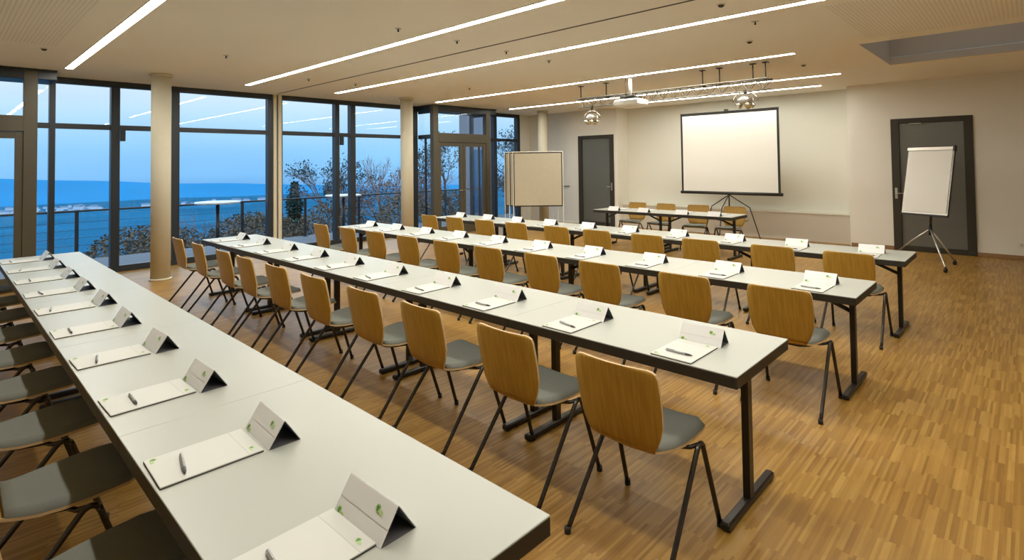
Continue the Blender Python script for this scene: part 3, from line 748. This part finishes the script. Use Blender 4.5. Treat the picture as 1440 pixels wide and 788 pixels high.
# town in the valley
def house(x, y, w, l, h, rz, i):
    z = hgt(x, y)-.3
    t = thing('house', 'tiny pale house far away in the valley town', 'house', (x, y, z), rz, 'houses of the valley town')
    MB().box(-w/2, w/2, -l/2, l/2, 0, h).build('walls', M['housewall'], t)
    MB().prism([(-l/2-.6, h), (l/2+.6, h), (0, h+l*.33)], -w/2-.6, w/2+.6).build('roof', M['houseroof'], t)
hr = random.Random(11)
for i in range(46):
    ia, idd = i % 12, i//12
    d = 1900+idd*330+hr.uniform(-90, 90); a = math.radians((3.5+ia*.9 if ia < 7 else 13+(ia-7)*2.3)+(idd % 2)*.5+hr.uniform(-.3, .3))
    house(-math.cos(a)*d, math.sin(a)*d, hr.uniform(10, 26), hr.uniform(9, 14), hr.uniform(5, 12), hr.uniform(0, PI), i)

# trees and shrubs
def bare_tree(x, y, H, label, seed, spread=.5, depth=6, lean=0., group='bare trees beyond the terrace', mat='bark', r0=.010, z=None, droop=0., leaves=0, leafmat='leaf'):
    rg = random.Random(seed); zg = hgt(x, y) if z is None else z
    t = thing('bare_tree', label, 'tree', (x, y, zg-.1), 0, group)
    tr = MB(); tw = MB(); lv = MB()
    def grow(p, d, L, r, k):
        q_ = p+d*L*.5+Vector((rg.uniform(-1, 1), rg.uniform(-1, 1), 0))*L*.05; e = p+d*L
        (tr if k >= depth-1 else tw).tube([p, q_, e], [r, r*.85, r*.68], 6 if k > 3 else 4, caps=False)
        if k <= 1 and leaves:
            for _ in range(leaves):
                c = e+Vector((rg.gauss(0, .09), rg.gauss(0, .09), rg.gauss(0, .09))); s_ = .055*rg.uniform(.5, 1.3); u = Vector((rg.gauss(0, 1), rg.gauss(0, 1), rg.gauss(0, 1))).normalized(); v = u.orthogonal().normalized()
                lv.add([c-u*s_, c+v*s_*.5, c+u*s_, c-v*s_*.5], [(0, 1, 2, 3)])
        if k == 0: return
        nb = 2 if rg.random() < .35 else 3
        for _ in range(nb):
            v = Vector((rg.gauss(0, 1), rg.gauss(0, 1), rg.gauss(0, .6))); v = (v-d*v.dot(d))
            if v.length < .01: continue
            nd = (d+v.normalized()*rg.uniform(spread*.5, spread*1.3)+Vector((0, 0, .12-droop))).normalized()
            grow(e-d*L*rg.uniform(0, .35), nd, L*rg.uniform(.62, .86), r*.62, k-1)
    L0 = H*.26
    grow(Vector((0, 0, 0)), Vector((lean, 0, 1)).normalized(), L0, H*r0*1.6, depth)
    recalc(tr.build('trunk', M[mat], t)); tw.build('twigs', M['twig'] if mat == 'bark' else M[mat], t)
    if leaves: lv.build('foliage', M[leafmat], t)
    return t
bare_tree(-22.0, 12.2, 6.4, 'dark leafy tree beyond the terrace seen between the two narrow mullions', 5, .44, 6, droop=.06, leaves=3)
bare_tree(-20.0, 13.5, 4.9, 'rounded pinkish brown bare tree just left of the middle column', 12, .8, 7, mat='twig', leaves=2, leafmat='twig')
bare_tree(-24.0, 15.9, 7.2, 'tall thin bare tree rising faintly left of the middle column', 8, .42, 6, mat='twig')
bare_tree(-17.7, 12.9, 4.9, 'bare tree seen through the glass right of the middle column', 21, .6, 6)
bare_tree(-18.2, 15.6, 6.4, 'bare tree standing outside the far double door', 31, .6, 7, leaves=1)
bare_tree(-16.4, 16.9, 6.6, 'dense bare tree outside the window at the far corner', 41, .62, 7, leaves=2)
bare_tree(-27.0, 9.3, 5.6, 'small bare tree behind the standing table in the second window', 51, .7, 6, mat='twig')
def leaf_mass(o_name, label, x, y, rx, ry, rz_, n, seed, mat, stem=True, group=None, cone=False, cat='shrub', leaf=.11):
    rg = random.Random(seed); zg = hgt(x, y)
    t = thing(o_name, label, cat, (x, y, zg-.05), 0, group)
    b = MB()
    for i in range(n):
        while True:
            p = Vector((rg.uniform(-1, 1), rg.uniform(-1, 1), rg.uniform(-1, 1)))
            if p.length < 1: break
        if p.length > .05: p = p*(p.length**-.35 if p.length > .3 else 1)
        if cone:
            hh = rg.random(); lay = .75+.25*math.sin(hh*26); rr = (1-hh)**.8*lay; a = rg.uniform(0, 2*PI); r_ = rr*math.sqrt(rg.uniform(.2, 1)); p = Vector((math.cos(a)*r_, math.sin(a)*r_, hh*2-1))
        c = Vector((p.x*rx, p.y*ry, rz_+p.z*rz_+.15))
        s_ = leaf*rg.uniform(.5, 1.2); u = Vector((rg.gauss(0, 1), rg.gauss(0, 1), rg.gauss(0, 1))).normalized(); v = u.orthogonal().normalized()
        b.add([c-u*s_, c+v*s_*.4, c+u*s_, c-v*s_*.4], [(0, 1, 2, 3)])
    b.build('foliage', M[mat], t)
    st = MB()
    for k in range(5):
        a = rg.uniform(0, 2*PI); st.tube([(0, 0, 0), (math.cos(a)*rx*.4, math.sin(a)*ry*.4, rz_*1.2)], [.03, .012], 5)
    if cone: st = MB().tube([(0, 0, 0), (0, 0, rz_*2)], [.09, .01], 6)
    st.build('stems', M['bark'], t)
leaf_mass('conifer_tree', 'small dark conifer seen low in the third window left pane', -24, 11.1, 1.0, 1.0, 2.0, 2600, 4, 'conifer', cone=True, cat='tree', leaf=.2)
sp = [(-16.6, 3.6, .25, 'left of the left standing table'), (-16.4, 6.3, .45, 'just right of the left standing table'), (-16.6, 9.0, .62, 'between the two standing tables'), (-16.4, 11.7, .72, 'right of the right standing table'),
      (-16.6, 14.4, .80, 'outside the glass right of the middle column'), (-16.4, 22.0, .80, 'outside the far double door'), (-19.9, 5.2, -.1, 'farther down the slope under the left standing table'), (-19.8, 8.2, .1, 'farther down the slope left of the conifer')]
for i, (x, y, top, wh) in enumerate(sp):
    leaf_mass('shrub', 'grey brown bush below the terrace railing, '+wh, x, y, 1.15, 1.22, (top-hgt(x, y))/2.15, 4200, 60+i, 'hedge', group='bushes below the terrace railing', leaf=.06)
struct('wall_exterior', MB().box(-14.5, -14.1, 12.62, 13.9, -.6, 3.6), M['extwall'])
struct('window_exterior', MB().box(-14.1, -14.06, 12.85, 13.7, 0, 2.2), M['extglass'])

# ------------------------------------------------------------------ world: dusk sky
wd = bpy.data.worlds.new('dusk_sky'); scn.world = wd; wd.use_nodes = True
nt = wd.node_tree; nt.nodes.clear()
out = nt.nodes.new('ShaderNodeOutputWorld'); bg = nt.nodes.new('ShaderNodeBackground')
tc = nt.nodes.new('ShaderNodeTexCoord'); sp_ = nt.nodes.new('ShaderNodeSeparateXYZ'); cr = nt.nodes.new('ShaderNodeValToRGB')
mr = nt.nodes.new('ShaderNodeMapRange'); mr.inputs['From Min'].default_value = -.05; mr.inputs['From Max'].default_value = .5
nt.links.new(tc.outputs['Generated'], sp_.inputs[0]); nt.links.new(sp_.outputs[2], mr.inputs[0]); nt.links.new(mr.outputs[0], cr.inputs[0])
pos = lambda z: (z+.05)/.55
stops = [(-.05, (.12, .36, .75)), (-.01, (.26, .62, 1.05)), (.03, (.34, .70, 1.08)), (.08, (.55, .84, 1.08)), (.14, (.88, 1.0, 1.08)), (.22, (1.3, 1.6, 1.9)), (.5, (1.5, 2.0, 2.5))]
e = cr.color_ramp.elements; e[0].position = pos(stops[0][0]); e[0].color = (*stops[0][1], 1); e[1].position = pos(stops[-1][0]); e[1].color = (*stops[-1][1], 1)
for z, c in stops[1:-1]: k = e.new(pos(z)); k.color = (*c, 1)
# soft clouds
nz = nt.nodes.new('ShaderNodeTexNoise'); nz.inputs['Scale'].default_value = 3.; nz.inputs['Detail'].default_value = 3
mp = nt.nodes.new('ShaderNodeMapping'); mp.inputs['Scale'].default_value = (1, 1, 5); nt.links.new(tc.outputs['Generated'], mp.inputs[0]); nt.links.new(mp.outputs[0], nz.inputs['Vector'])
mx = nt.nodes.new('ShaderNodeMix'); mx.data_type = 'RGBA'; mx.blend_type = 'MULTIPLY'; mx.inputs[0].default_value = .35
c2 = nt.nodes.new('ShaderNodeValToRGB'); c2.color_ramp.elements[0].color = (.75, .82, .9, 1); c2.color_ramp.elements[0].position = .3; c2.color_ramp.elements[1].color = (1.1, 1.08, 1.03, 1); c2.color_ramp.elements[1].position = .65
nt.links.new(nz.outputs['Fac'], c2.inputs[0]); nt.links.new(cr.outputs[0], mx.inputs[6]); nt.links.new(c2.outputs[0], mx.inputs[7])
nt.links.new(mx.outputs[2], bg.inputs[0]); bg.inputs[1].default_value = 1.0; nt.links.new(bg.outputs[0], out.inputs[0])

# ------------------------------------------------------------------ camera
cam = bpy.data.cameras.new('camera'); co = bpy.data.objects.new('camera', cam); COL.objects.link(co)
R2 = Vector((0.72548904, 0.68811593, -0.01273251)); U2 = Vector((0.02780938, -0.01082457, 0.99955463)); F2 = Vector((-0.68767164, 0.72552002, 0.02698919))
m = Matrix.Identity(4)
for i in range(3): m[i][0] = R2[i]; m[i][1] = U2[i]; m[i][2] = -F2[i]; m[i][3] = (0, 0, 1.6884)[i]
co.matrix_world = m
cam.sensor_fit = 'HORIZONTAL'; cam.sensor_width = 36; cam.lens = 768.297/1440*36
cam.shift_x = 0; cam.shift_y = -(394-209.596)/1440; cam.clip_start = .05; cam.clip_end = 20000
scn.camera = co

vs_ = scn.view_settings
scn.display_settings.display_device = 'sRGB'; vs_.view_transform = 'Standard'; vs_.look = 'None'; vs_.gamma = 1; vs_.exposure = 0.; vs_.use_curve_mapping = False
cy = scn.cycles
cy.max_bounces = 8; cy.diffuse_bounces = 5; cy.glossy_bounces = 4; cy.transparent_max_bounces = 24
cy.caustics_reflective = False; cy.caustics_refractive = False; cy.sample_clamp_indirect = 6
